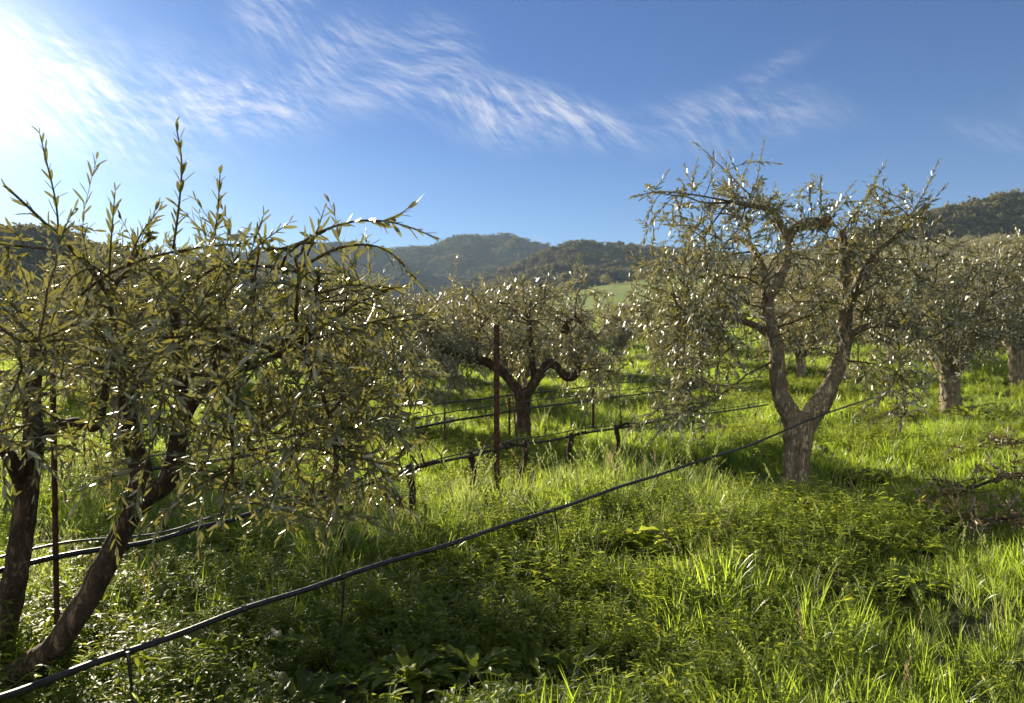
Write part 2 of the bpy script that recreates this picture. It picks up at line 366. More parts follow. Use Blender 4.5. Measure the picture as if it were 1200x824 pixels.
# ------------------------------------------------------------------ scatter of uncountable stuff
def source_collection(name, meshes):
    c = bpy.data.collections.new(name)
    for j, me in enumerate(meshes):
        o = bpy.data.objects.new('%s_source_%02d' % (name, j), me); c.objects.link(o)
    return c
def scatter(name, label, cat, coll, pos, rot, scl, idx):
    me = bpy.data.meshes.new(name); pos = np.asarray(pos, np.float32)
    me.vertices.add(len(pos)); me.vertices.foreach_set('co', pos.ravel())
    a = me.attributes.new('rot', 'FLOAT_VECTOR', 'POINT'); a.data.foreach_set('vector', np.asarray(rot, np.float32).ravel())
    a = me.attributes.new('scl', 'FLOAT_VECTOR', 'POINT'); a.data.foreach_set('vector', np.asarray(scl, np.float32).ravel())
    a = me.attributes.new('idx', 'INT', 'POINT'); a.data.foreach_set('value', np.asarray(idx, np.int32))
    o = bpy.data.objects.new(name, me); COL.objects.link(o); tag(o, label, cat, kind='stuff')
    ng = bpy.data.node_groups.new(name, 'GeometryNodeTree')
    ng.interface.new_socket('Geometry', in_out='INPUT', socket_type='NodeSocketGeometry')
    ng.interface.new_socket('Geometry', in_out='OUTPUT', socket_type='NodeSocketGeometry')
    N = ng.nodes; gi = N.new('NodeGroupInput'); go = N.new('NodeGroupOutput')
    ci = N.new('GeometryNodeCollectionInfo'); ci.inputs[0].default_value = coll; ci.inputs[1].default_value = True; ci.inputs[2].default_value = True
    ip = N.new('GeometryNodeInstanceOnPoints'); ip.inputs['Pick Instance'].default_value = True
    def at(nm, ty):
        q = N.new('GeometryNodeInputNamedAttribute'); q.data_type = ty; q.inputs[0].default_value = nm; return q.outputs[0]
    L = ng.links.new
    L(gi.outputs[0], ip.inputs['Points']); L(ci.outputs[0], ip.inputs['Instance'])
    L(at('idx', 'INT'), ip.inputs['Instance Index']); L(at('scl', 'FLOAT_VECTOR'), ip.inputs['Scale'])
    er = N.new('FunctionNodeEulerToRotation'); L(at('rot', 'FLOAT_VECTOR'), er.inputs[0]); L(er.outputs[0], ip.inputs['Rotation'])
    L(ip.outputs[0], go.inputs[0])
    md = o.modifiers.new('scatter', 'NODES'); md.node_group = ng
    return o

def blade(mb, base, az, h, w, bend, tint, seg=4, twist=.3):
    t = np.linspace(0, 1, seg+1); d = np.array([math.cos(az), math.sin(az), 0]); s0 = az+math.pi/2+twist
    s = np.array([math.cos(s0), math.sin(s0), 0])
    up = h*(t-.42*bend*t**2.2); outw = h*(bend*.85*t**1.9+.08*t)
    c = base+outw[:, None]*d+up[:, None]*np.array([0, 0, 1.])
    ww = w*np.array([.8]+[1-.25*q-.6*q**4 for q in t[1:-1]]+[0])/2
    V = []; 
    for q in range(seg): V += [c[q]-s*ww[q], c[q]+s*ww[q]]
    V.append(c[-1])
    Q = [[2*q, 2*q+1, 2*q+3, 2*q+2] for q in range(seg-1)]; n = 2*(seg-1)
    mb.add(V, [[n, n+1, n+2]], Q, tint)
def tuft(seed, n, hmin, hmax, w, spread, bmax, mat, seeds=0):
    r = random.Random(seed); mb = MB()
    for _ in range(n):
        a = r.uniform(0, 6.283); q = spread*math.sqrt(r.random()); p = np.array([math.cos(a)*q, math.sin(a)*q, -.02])
        h = r.uniform(hmin, hmax)
        blade(mb, p, a+r.uniform(-.9, .9), h, w*r.uniform(.6, 1.25), r.uniform(.1, bmax)*r.uniform(.6, 1), r.random()**1.3, 5, r.uniform(-1.2, 1.2))
    for _ in range(seeds):                  # stalk with a seed head
        a = r.uniform(0, 6.283); h = r.uniform(hmax, hmax*1.5); pts = [np.array([math.cos(a)*.03*t+math.cos(a)*h*.3*t*t, math.sin(a)*.03*t+math.sin(a)*h*.3*t*t, h*t]) for t in np.linspace(0, 1, 6)]
        tube(mb, pts, [.0014, .0009], 3, tint=.8)
        for t in np.linspace(.72, 1, 12):
            j = np.array([np.interp(t, np.linspace(0, 1, 6), [p[c] for p in pts]) for c in range(3)]); aa = r.uniform(0, 6.28)
            leaves(mb, [j], [[math.cos(aa)*.6, math.sin(aa)*.6, 1]], [[math.sin(aa), -math.cos(aa), .2]], [.018], [.004], .9, False)
    return mb.mesh('tuft', mat)
def weed(seed, n, h, ll, lw, mat):
    """leafy forb: stems with small oval leaves"""
    r = random.Random(seed); mb = MB()
    for _ in range(n):
        a = r.uniform(0, 6.283); lean = r.uniform(.1, .9); hh = h*r.uniform(.5, 1)
        pts = [np.array([math.cos(a)*hh*lean*t, math.sin(a)*hh*lean*t, hh*t*(1-.25*t*lean)-.01]) for t in np.linspace(0, 1, 5)]
        tube(mb, pts, [.0018, .001], 3, tint=.6)
        O, D, Nn = [], [], []
        for t in np.linspace(.2, 1, r.randint(5, 8)):
            j = np.array([np.interp(t, np.linspace(0, 1, 5), [p[c] for p in pts]) for c in range(3)])
            for s in (0, math.pi):
                aa = a+s+t*9+r.uniform(-.4, .4); O.append(j); D.append([math.cos(aa), math.sin(aa), r.uniform(-.1, .7)]); Nn.append([r.uniform(-.3, .3), r.uniform(-.3, .3), 1])
        k = len(O); L = np.array([ll*r.uniform(.6, 1.2) for _ in range(k)])
        leaves(mb, O, D, Nn, L, L*lw, np.array([r.random() for _ in range(k)]), True, .2)
    return mb.mesh('weed', mat)
def rosette(mb, n, L, seed, up=.9, lw=.24):
    """dock- or dandelion-like rosette: long leaves with a wavy toothed edge"""
    r = random.Random(seed)
    for q in range(n):
        a = q*2.39996+r.uniform(-.5, .5); l = L*r.uniform(.4, 1.1); e = up*r.uniform(.5, 1.1)*(1-.5*q/n)
        d = np.array([math.cos(a), math.sin(a), 0]); s = np.array([-math.sin(a), math.cos(a), 0]); V = []; m_ = 13
        ph = r.uniform(0, 6)
        for j in range(m_):
            t = j/(m_-1); c = d*l*(t*math.cos(e)+.25*t*t)+np.array([0, 0, 1.])*l*(t*math.sin(e)-(.42-.25*(up > 1.3))*t**2.5)
            w = l*lw*.5*(.14+.95*math.sin(min(1, t**1.45)*math.pi)**.65)*(1 if t < 1 else .12)*(1+.22*(j % 2)-.1)*r.uniform(.85, 1.15)
            rip = .03*l*math.sin(j*2.1+ph)
            V += [c-s*w+np.array([0, 0, w*.45+rip]), c, c+s*w+np.array([0, 0, w*.45-rip])]
        Q = []
        for j in range(m_-1):
            o = j*3; Q += [[o, o+1, o+4, o+3], [o+1, o+2, o+5, o+4]]
        mb.add(V, None, Q, r.random())

grass_src = [tuft(1, 28, .12, .25, .0046, .07, 1.0, M['grass']), tuft(2, 32, .09, .19, .0042, .08, 1.1, M['grass']),
             tuft(3, 24, .16, .31, .0056, .06, 1.1, M['grass']), tuft(4, 36, .06, .14, .0042, .09, 1.2, M['grass']),
             tuft(5, 16, .17, .31, .0078, .06, 1.2, M['grass']), tuft(6, 24, .16, .34, .0036, .05, .7, M['pale_grass'], 1),
             tuft(7, 18, .22, .36, .0030, .04, .6, M['pale_grass'], 2)]
M['straw'] = leaf_mat('dead_straw', (.16, .12, .06), (.32, .25, .14), None, (.40, .30, .14), .35, .6, .25)
grass_src += [tuft(8, 12, .12, .30, .0034, .09, 1.5, M['straw'], 1)]
GC = source_collection('grass', grass_src)
ros = []
for sd, n, L in ((1, 12, .16), (2, 16, .22)):
    q = MB(); rosette(q, n, L, sd, .8); ros.append(q.mesh('rosette', M['weed']))
weed_src = [weed(1, 12, .15, .020, .5, M['weed']), weed(2, 14, .19, .024, .42, M['weed']), weed(3, 14, .11, .017, .6, M['weed']), weed(4, 10, .24, .032, .36, M['weed'])]+ros
WC = source_collection('weed', weed_src)

def field_points(n, y0, y1, pad=1.25, power=1.0):
    y = y0+(y1-y0)*rng.random(n)**power; x = (rng.random(n)*2-1)*(.66*y*1.0+pad); return x, y
def patch(x, y, s, seed): return fbm(x*s, y*s, 3, seed)
def lay(parts):
    x = np.concatenate([p[0] for p in parts]); y = np.concatenate([p[1] for p in parts]); s = np.concatenate([p[2] for p in parts]); return x, y, s
pts = []
def uni(n, y0, y1, sc):                     # even density over the visible wedge
    w0, w1 = .66*y0+1.3, .66*y1+1.3; t = rng.random(n); k = w1/w0
    w = np.sqrt(w0*w0+t*(w1*w1-w0*w0)); y = (w-1.3)/.66; x = (rng.random(n)*2-1)*w
    return x, y, np.full(n, sc)
gp = lay([uni(12000, .4, 4.5, 1.0), uni(25000, 4.5, 11, 1.0), uni(24000, 11, 26, 1.35), uni(22000, 26, 60, 2.0), uni(1500, -4, .4, 1.0)])
x, y, s = gp; d1 = patch(x, y, .8, 31); d2 = patch(x, y, .5, 47)
keep = rng.random(len(x)) < np.clip(.78+1.2*d1, .25, 1)*np.where((x < .4) & (y < 4.0), .8, 1); x, y, s, d1, d2 = (q[keep] for q in (x, y, s, d1, d2))
n = len(x)
idx = rng.choice([0, 1, 2, 3, 4], n, p=[.28, .28, .14, .2, .10])
pale = rng.random(n) < np.clip(.03+.25*d2+.16*np.exp(-((x-.2)**2+(y-5.6)**2)/3.5)-.1*(x > 2.2), .012, .35)
idx[pale] = rng.choice([5, 6], pale.sum())
dead = rng.random(n) < np.clip(.025+.12*patch(x, y, .9, 123), .006, .12); idx[dead] = 7
sc = s*rng.uniform(.6, 1.1, n)*np.clip(.85+.9*patch(x, y, 1.1, 61), .45, 1.3)
sc *= np.where(y > 9, .8, 1)
for qx, qy, q_r in ((-.36, 2.75, .36), (-.14, 2.85, .3), (.22, 2.9, .25), (.78, 4.5, .25), (-.6, 2.6, .25)):
    sc *= 1-.75*np.exp(-((x-qx)**2+(y-qy+.15)**2)/q_r**2)
sc *= np.where((x < .5) & (y < 4.2), np.clip(.75+.2*(x > .1), 0, 1), 1)
rowx = np.interp(y, [2.85, 4.35, 6.15, 8.5], [-1.74, -.96, -.12, 1.5]); sc *= 1+.45*np.exp(-((x-rowx)/.3)**2)*(y > 3.8)*(y < 9)
near_tree = np.exp(-((x-2.7)**2+(y-7.3)**2)/.5); sc *= 1-.5*near_tree
scatter('grass', 'lush wet green grass all over the meadow', 'grass', GC, np.stack([x, y, H(x, y)], -1),
        np.stack([rng.normal(0, .12, n), rng.normal(0, .12, n), rng.random(n)*6.283], -1), np.stack([sc, sc, sc*rng.uniform(.8, 1.15, n)], -1), idx)
x, y, s = lay([uni(6500, .6, 4.5, 1.0), uni(12000, 4.5, 11, 1.1), uni(5000, 11, 20, 1.4), uni(600, -4, .6, 1)])
d3 = patch(x, y, .7, 77); keep = rng.random(len(x)) < np.clip(.35+1.6*d3+.35*(x < .6)-.2*(x > 1.2), .04, 1); x, y, s = x[keep], y[keep], s[keep]; n = len(x)
for qx, qy, q_r in ((-.36, 2.75, .34), (-.14, 2.85, .3), (.22, 2.9, .25), (.78, 4.5, .25), (-.6, 2.6, .22)):
    s = s*(1-.75*np.exp(-((x-qx)**2+(y-qy+.1)**2)/q_r**2))
idx = rng.choice([0, 1, 2, 3, 4, 5], n, p=[.27, .24, .24, .13, .08, .04]); sc = s*rng.uniform(.6, 1.25, n)
scatter('weeds', 'low leafy green weeds growing through the grass', 'weeds', WC, np.stack([x, y, H(x, y)+.02], -1),
        np.stack([rng.normal(0, .15, n), rng.normal(0, .15, n), rng.random(n)*6.283], -1), np.stack([sc]*3, -1), idx)

# woodland on the hills
M['wood'] = leaf_mat('woodland_leaf', (.026, .032, .012), (.125, .112, .038), None, (.20, .17, .05), .28, .7, .2)
def clump(seed, n=170):
    r = np.random.default_rng(seed); mb = MB()
    cen = r.normal(0, .3, (7, 3))*[1, 1, .55]+[0, 0, .62]; c = cen[r.integers(0, 7, n)]
    q = r.normal(0, 1, (n, 3)); q /= np.linalg.norm(q, axis=1)[:, None]; p = c+q*r.uniform(.16, .34, n)[:, None]
    leaves(mb, p, r.normal(0, 1, (n, 3)), q+r.normal(0, .4, (n, 3)), r.uniform(.14, .30, n), r.uniform(.14, .26, n), r.random(n), False)
    tube(mb, [[0, 0, -.1], [0, 0, .6]], [.05, .03], 4, tint=0)
    return mb.mesh('clump', M['wood'])
HC = source_collection('woodland', [clump(s) for s in range(5)])
pos, scl = [], []
for nm, n, smin, smax, thr in (('far_hills', 7000, 3.5, 6.5, -.16), ('middle_hills', 8000, 2.8, 5.5, -.16), ('hill_on_the_right', 4200, 4, 8.5, -.12), ('hill_on_the_left', 2400, 4, 9, -.12)):
    lo, hi = (max(-150, RIDGES[nm][1][0]), min(1350, RIDGES[nm][1][-1])); px = rng.uniform(lo, hi, n); t = rng.uniform(.12, 1.04, n)
    X, Y, Z = HILL[nm](px, t); mk = fbm(X*.006, Y*.004, 4, 91) > thr; mk |= rng.random(n) < .15
    if nm == 'hill_on_the_right': mk = (t > .42) & (rng.random(n) < .95)
    pos.append(np.stack([X, Y, Z-.4], -1)[mk]); s_ = rng.uniform(smin, smax, mk.sum()); scl.append(np.stack([s_*1.15, s_*1.15, s_*rng.uniform(.75, 1.05, len(s_))], -1))
pos = np.concatenate(pos); scl = np.concatenate(scl); n = len(pos)
scatter('woodland', 'dark oak scrub and woodland covering the distant hills', 'woodland', HC, pos, np.stack([np.zeros(n), np.zeros(n), rng.random(n)*6.283], -1), scl, rng.integers(0, 5, n))

# ------------------------------------------------------------------ olive trees
def grow(limbs, blobs, counts, seed, clear=None, leaf=.06, hi=True, droop=.35, pair=.03, extra=(), lens=((.5, 1.1), (.3, .7), (.2, .5)),
         radii=((.016, .007), (.007, .003), (.003, .0012)), node_from=.35, shoot_up=.25, sides=(14, 6, 4, 3), gnarl=.22):
    """limbs: (points, radii); returns MBs trunk, branches, foliage"""
    r = np.random.default_rng(seed); tk, br, fo = MB(), MB(), MB(); nodes = []
    for j, (p, rd) in enumerate(limbs):
        q = catmull(p, 16); tube(tk, q, rd, sides[0]+4, gnarl, seed+j, tint=.5, freq=7.0)
        a = int(len(q)*node_from) if j else len(q)-2
        nodes.append(q[a:])
    nodes = np.concatenate(nodes); vol = np.array([bb[1][0]*bb[1][1]*bb[1][2]*(bb[2] if len(bb) > 2 else 1) for bb in blobs]); vol = vol/vol.sum()
    cen = sum(np.asarray(bb[0])*w for bb, w in zip(blobs, vol))
    def target():
        for _ in range(40):
            bb = blobs[r.choice(len(blobs), p=vol)]; d = r.normal(0, 1, 3); d /= np.linalg.norm(d)
            p = np.asarray(bb[0])+d*r.random()**.45*np.asarray(bb[1])
            if clear is None or not clear(p): return p
        return p
    LO, LD, LN, LL, LT = [], [], [], [], []
    def leafy(path, start=.1, step=None, ll=None):
        L = np.concatenate([[0], np.cumsum(np.linalg.norm(np.diff(path, axis=0), axis=1))]); tot = L[-1]; st = step or pair
        k = max(2, int(tot*(1-start)/st)); ss = np.linspace(tot*start, tot, k); T = np.gradient(path, axis=0)
        P_ = np.stack([np.interp(ss, L, path[:, c]) for c in range(3)], -1); T_ = np.stack([np.interp(ss, L, T[:, c]) for c in range(3)], -1)
        T_ /= np.linalg.norm(T_, axis=1)[:, None]+1e-9; yng = r.random() < .12; base_t = r.random()*.5
        for j in range(k):
            t = T_[j]; a = np.cross(t, [0, 0, 1.]); a = a/(np.linalg.norm(a)+1e-6) if np.linalg.norm(a) > .05 else np.array([1., 0, 0]); c = np.cross(t, a)
            ph = j*math.pi/2+r.uniform(-.5, .5); f = j/max(1, k-1)
            for s in (0, math.pi):
                if r.random() < .1: continue
                w = math.cos(ph+s)*a+math.sin(ph+s)*c; o = r.uniform(.35, .9)*(1-.4*f)
                d = t*math.cos(o)+w*math.sin(o)+r.normal(0, .10, 3)+np.array([0, 0, -.10])
                LO.append(P_[j]); LD.append(d); LN.append(t*math.sin(o)-w*math.cos(o)+r.normal(0, .25, 3)); LN[-1] = -LN[-1] if r.random() < .06 else LN[-1]
                LL.append((ll or leaf)*r.uniform(.65, 1.2)*(1-.4*f*f)); LT.append(min(1, base_t+r.random()*.5+(.35 if yng else 0)))
    def bez(p, c, q, n):
        t = np.linspace(0, 1, n)[:, None]; return p*(1-t)**2+2*c*t*(1-t)+q*t*t
    for lvl, cnt in enumerate(counts):
        new = []
        for pth, rd, st in (extra if lvl == 1 else ()):
            q = catmull(pth, 6); tube(br, q, rd, sides[2]+2, tint=.5)
            if st is not None: leafy(q, st)
            nodes = np.vstack([nodes, q[len(q)//4:]])
        for _ in range(cnt):
            g = target(); dd = np.linalg.norm(nodes-g, axis=1)+r.random(len(nodes))*.12; p = nodes[dd.argmin()]; v = g-p; l = np.linalg.norm(v)+1e-6
            ln = np.clip(l, *lens[lvl]); v = v/l
            if lvl == 2 and r.random() < .5:
                v = v*.6+r.normal(0, .6, 3); v /= np.linalg.norm(v)
            q = p+v*ln; bow = np.array([0, 0, ln*r.uniform(.0, .3)])+r.normal(0, .12, 3)*ln
            q = q+np.array([0, 0, -droop*ln*r.uniform(.0, 1.0)]) if lvl and r.random() > shoot_up else q+np.array([0, 0, (.5 if lvl else .05)*ln])
            path = bez(p, p+v*ln*.5+bow, q, (9, 7, 6)[lvl]); path[1:-1] += r.normal(0, .012, (len(path)-2, 3))*ln
            f = r.uniform(.75, 1.2); tube(br, path, [radii[lvl][0]*f, radii[lvl][1]*f], sides[1+lvl], tint=r.random(), cap=lvl < 1)
            if lvl == 0: leafy(path, .6)
            if lvl == 1: leafy(path, .3)
            if lvl == 2: leafy(path, .12)
            new.append(path[2:])
        nodes = np.vstack([nodes]+new)
    n = len(LO); Lg = np.array(LL)
    leaves(fo, LO, LD, LN, Lg, Lg*r.uniform(.18, .27, n)*(1 if not hi else .94), np.array(LT), hi, r.normal(.04, .10, n))
    return tk, br, fo
def olive(label, base, parts, bark='bark', leafm='leaf', group=None):
    t = empty('olive_tree', base, label, 'olive tree', group)
    parts[0].build('trunk', M[bark], t); bo = parts[1].build('branch', M['twig'], t)
    parts[2].build('foliage', M[leafm], t)
    return t

# -- near tree on the left
D = 2.7
base = np.array([-1.86, 2.75, h1(-1.86, 2.75)])
limbs = [([base+[0, 0, -.1], base+[.0, 0, .06], P(-12, 812, 2.66), P(10, 800, 2.62)], [.10, .06, .045, .042]),
 ([P(-8, 815, 2.64), P(30, 783, 2.62), P(64, 758, 2.6), P(98, 708, 2.6), P(122, 665, 2.62), P(162, 592, 2.65), P(196, 562, 2.68), P(211, 503, 2.7), P(212, 445, 2.7), P(207, 390, 2.68), P(204, 350, 2.66)], [.044, .042, .040, .038, .036, .034, .031, .028, .024, .018, .012]),
 ([base+[.02, .05, 0], P(-10, 790, 2.8), P(2, 745, 2.8), P(20, 665, 2.78), P(30, 590, 2.75), P(40, 520, 2.72), P(37, 470, 2.72), P(45, 400, 2.7)], [.054, .047, .043, .040, .037, .033, .027, .02]),
 ([P(160, 594, 2.66), P(165, 555, 2.75), P(155, 510, 2.82), P(148, 470, 2.85), P(150, 400, 2.8)], [.04, .036, .032, .026, .018]),
 ([P(28, 570, 2.74), P(8, 530, 2.6), P(-30, 470, 2.5), P(-70, 400, 2.45)], [.03, .022, .014, .008]),
 ([P(208, 515, 2.7), P(232, 466, 2.66), P(268, 440, 2.6), P(310, 425, 2.55), P(360, 400, 2.5)], [.02, .016, .012, .008, .005]),
 ([P(42, 510, 2.72), P(85, 495, 2.66), P(113, 500, 2.6), P(125, 450, 2.55), P(134, 400, 2.5), P(128, 340, 2.45)], [.018, .016, .013, .011, .008, .006])]
ex = [([P(-40, 270, 2.2), P(0, 286, 2.2), P(60, 293, 2.2), P(105, 310, 2.2), P(135, 330, 2.25)], [.004, .0035, .003], None),
 ([P(95, 345, 2.3), P(130, 320, 2.25), P(175, 302, 2.2), P(235, 290, 2.15), P(290, 285, 2.1)], [.0045, .0035, .002], .3),
 ([P(205, 350, 2.6), P(250, 315, 2.4), P(300, 312, 2.3), P(345, 318, 2.2), P(395, 322, 2.15)], [.005, .004, .002], .4),
 ([P(70, 290, 2.2), P(66, 240, 2.17), P(56, 195, 2.15), P(47, 158, 2.13)], [.003, .0015], .1),
 ([P(203, 292, 2.2), P(210, 240, 2.18), P(213, 190, 2.16), P(206, 145, 2.15)], [.0035, .0016], .1),
 ([P(250, 288, 2.14), P(255, 250, 2.12), P(258, 205, 2.1)], [.003, .0014], .1),
 ([P(128, 320, 2.24), P(131, 275, 2.22), P(135, 225, 2.2)], [.003, .0014], .15),
 ([P(150, 310, 2.22), P(165, 275, 2.2), P(185, 248, 2.2)], [.003, .0014], .15),
 ([P(330, 312, 2.2), P(340, 295, 2.15), P(375, 272, 2.1), P(420, 259, 2.06), P(465, 262, 2.02), P(515, 280, 2.0)], [.0045, .003, .0015], .2),
 ([P(420, 259, 2.06), P(455, 258, 2.03), P(487, 238, 2.0)], [.002, .001], .2),
 ([P(360, 300, 2.1), P(372, 270, 2.1), P(380, 245, 2.1)], [.0026, .0012], .2),
 ([P(290, 300, 2.3), P(310, 282, 2.2), P(338, 262, 2.15)], [.0026, .0012], .2),
 ([P(345, 318, 2.2), P(400, 290, 2.2), P(450, 292, 2.2), P(490, 330, 2.2), P(520, 362, 2.2)], [.005, .003, .0014], .3),
 ([P(360, 400, 2.5), P(410, 385, 2.4), P(460, 372, 2.3), P(500, 368, 2.3)], [.005, .003, .0014], .3),
 ([P(-5, 380, 2.0), P(30, 400, 1.9), P(80, 385, 1.8)], [.004, .0015], .2)]
bl = [(P(120, 400, 2.45), (.55, .65, .36), 1.0), (P(300, 400, 2.45), (.48, .62, .34), 1.4), (P(410, 460, 2.6), (.30, .5, .42), 1.8),
      (P(-80, 390, 2.6), (.55, .6, .4), .7), (P(200, 520, 2.4), (.6, .5, .26), .9), (P(350, 560, 2.5), (.40, .4, .22), 1.6), (P(210, 310, 2.3), (.65, .4, .10), .9)]
parts = grow(limbs, bl, (24, 150, 640), 21, None, .054, True, .25, .021, ex, ((.4, .9), (.25, .55), (.18, .42)), ((.008, .003), (.0034, .0017), (.0018, .0009)), shoot_up=.3, gnarl=.2)
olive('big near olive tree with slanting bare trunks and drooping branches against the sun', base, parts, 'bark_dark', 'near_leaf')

# -- main tree on the right
D = 7.6
base = np.array([*P(933, 563, D)[:2], 0]); base[2] = h1(base[0], base[1])
limbs = [([base+[0, 0, -.12], base+[0, 0, .02], P(934, 556, D), P(934, 530, D), P(936, 506, D), P(940, 486, D)], [.20, .16, .128, .124, .14, .125]),
 ([P(938, 505, D), P(926, 487, D), P(913, 455, D-.05), P(910, 411, D-.1), P(902, 376, D-.15), P(900, 353, D-.15), P(910, 332, D-.1), P(922, 306, D-.05), P(922, 270, D)], [.11, .10, .078, .066, .06, .058, .05, .04, .03]),
 ([P(940, 500, D), P(957, 478, D), P(975, 447, D+.05), P(988, 411, D+.1), P(991, 359, D+.1), P(990, 306, D+.1), P(986, 270, D+.1)], [.11, .10, .076, .068, .06, .05, .04]),
 ([P(900, 353, D-.15), P(895, 320, D+.1), P(880, 290, D+.4), P(860, 275, D+.7)], [.05, .045, .035, .025]),
 ([P(990, 365, D+.1), P(1006, 330, D-.2), P(1022, 300, D-.4), P(1045, 280, D-.5)], [.05, .045, .03, .02]),
 ([P(922, 280, D), P(932, 267, D), P(950, 262, D), P(968, 262, D-.03)], [.05, .05, .055, .06]),
 ([P(925, 285, D), P(912, 258, D-.05), P(902, 246, D-.1), P(880, 241, D-.2), P(855, 236, D-.3)], [.042, .035, .03, .024, .018]),
 ([P(991, 330, D+.1), P(985, 300, D+.5), P(975, 285, D+.8)], [.05, .04, .03]),
 ([P(905, 395, D-.1), P(880, 380, D+.1), P(850, 372, D+.2), P(820, 375, D+.2)], [.04, .032, .024, .018]),
 ([P(988, 400, D+.1), P(1010, 385, D), P(1035, 380, D-.1), P(1060, 385, D-.1)], [.04, .032, .024, .018])]
ex = [([P(902, 246, D-.1), P(875, 225, D-.15), P(850, 200, D-.2), P(816, 168, D-.2)], [.010, .006, .002], .3),
 ([P(855, 236, D-.3), P(810, 228, D-.3), P(770, 225, D-.3), P(738, 232, D-.3)], [.010, .006, .002], .3),
 ([P(880, 241, D-.2), P(888, 205, D-.2), P(895, 165, D-.2)], [.005, .002], .2), ([P(850, 200, D-.2), P(880, 190, D-.2), P(915, 192, D-.2)], [.004, .002], .3),
 ([P(986, 275, D+.1), P(1010, 240, D), P(1036, 192, D)], [.006, .002], .25), ([P(1045, 280, D-.5), P(1075, 240, D-.5), P(1100, 188, D-.5)], [.006, .002], .25),
 ([P(1060, 260, D-.5), P(1090, 238, D-.5), P(1110, 215, D-.5)], [.004, .002], .2), ([P(965, 262, D), P(985, 235, D), P(1000, 215, D)], [.004, .002], .2)]
def clear(p):
    if p[2] < base[2]+.42: return True
    if abs(p[0]-(base[0]+.1)) < .6 and p[1] < base[1] and p[2] < base[2]+2.0 and rng.random() < .6: return True
    return abs(p[0]-(base[0]+.1)) < .45 and p[1] < base[1]+.25 and p[2] < base[2]+1.2
bl = [(P(895, 330, D), (1.15, 1.15, .95), .6), (P(805, 375, D), (.62, .95, .95), 1.3), (P(1030, 350, D), (.65, 1.0, 1.0), 1.2), (P(790, 480, D-.2), (.42, .6, .42), 1.2),
      (P(860, 245, D-.1), (1.0, .7, .32), 1.3), (P(1040, 255, D-.2), (.5, .6, .35), 1.0), (P(1045, 470, D), (.40, .6, .35), 1.0)]
parts = grow(limbs, bl, (44, 310, 1450), 33, clear, .080, False, .42, .029, ex, ((.5, 1.1), (.3, .65), (.2, .5)), ((.011, .004), (.005, .0025), (.0028, .0014)), shoot_up=.25)
mt = olive('open crowned olive tree with a short stout trunk forking into two pale limbs', base, parts)
kb = MB(); tube(kb, [P(962, 263, D-.04), P(968, 261, D-.06), P(975, 259, D-.08)], [.06, .075, .045], 10, .3, 4); kb.build('cut_stub', M['cut'], mt)

# -- crooked tree in the middle
D = 11.0
base = np.array([*P(613, 496, D)[:2], 0]); base[2] = h1(base[0], base[1])
limbs = [([base+[0, 0, -.12], base+[0, 0, .05], P(613, 490, D), P(613, 467, D), P(613, 458, D)], [.15, .115, .10, .10, .09]),
 ([P(612, 468, D), P(605, 456, D), P(590, 437, D), P(573, 426, D), P(556, 420, D), P(531, 413, D), P(514, 407, D), P(505, 394, D), P(500, 375, D)], [.085, .075, .065, .06, .055, .05, .045, .04, .03]),
 ([P(613, 468, D), P(621, 456, D), P(633, 437, D), P(641, 427, D), P(652, 429, D), P(661, 440, D), P(672, 441, D), P(677, 428, D), P(670, 410, D), P(663, 380, D)], [.085, .075, .068, .062, .058, .056, .056, .054, .05, .04]),
 ([P(627, 446, D), P(624, 428, D), P(622, 400, D), P(620, 375, D)], [.06, .045, .035, .025]), ([P(658, 390, D), P(671, 373, D), P(688, 386, D-.1), P(700, 400, D-.1)], [.04, .032, .025, .015]),
 ([P(556, 420, D), P(560, 395, D+.2), P(570, 372, D+.3)], [.05, .035, .025])]
bl = [(P(600, 400, D), (1.2, 1.0, .62), 1.0), (P(520, 420, D), (.6, .8, .75), 1.1), (P(690, 415, D), (.6, .8, .72), 1.1), (P(610, 350, D), (1.3, .8, .28), 1.0)]
ex = [([P(530, 390, D), P(532, 340, D), P(535, 300, D)], [.006, .002], .4), ([P(655, 380, D), P(665, 345, D), P(678, 300, D)], [.006, .002], .4), ([P(600, 370, D), P(605, 340, D), P(600, 322, D)], [.005, .002], .3),
      ([P(675, 380, D), P(685, 345, D), P(684, 310, D)], [.005, .002], .4)]
def clear(p): return (abs(p[0]-base[0]) < .8 and p[1] < base[1]+.1 and p[2] < base[2]+1.2 and rng.random() < .6) or (abs(p[0]-base[0]-.2) < .55 and p[1] < base[1]+.1 and p[2] < base[2]+.9) or p[2] < base[2]+.3
parts = grow(limbs, bl, (38, 250, 1150), 44, clear, .092, False, .40, .036, ex, ((.4, 1.0), (.3, .65), (.2, .45)), ((.013, .006), (.006, .003), (.003, .0015)), shoot_up=.25)
olive('crooked olive tree with twisted looping dark limbs behind the rusty post', base, parts, 'bark_dark', 'far_leaf')

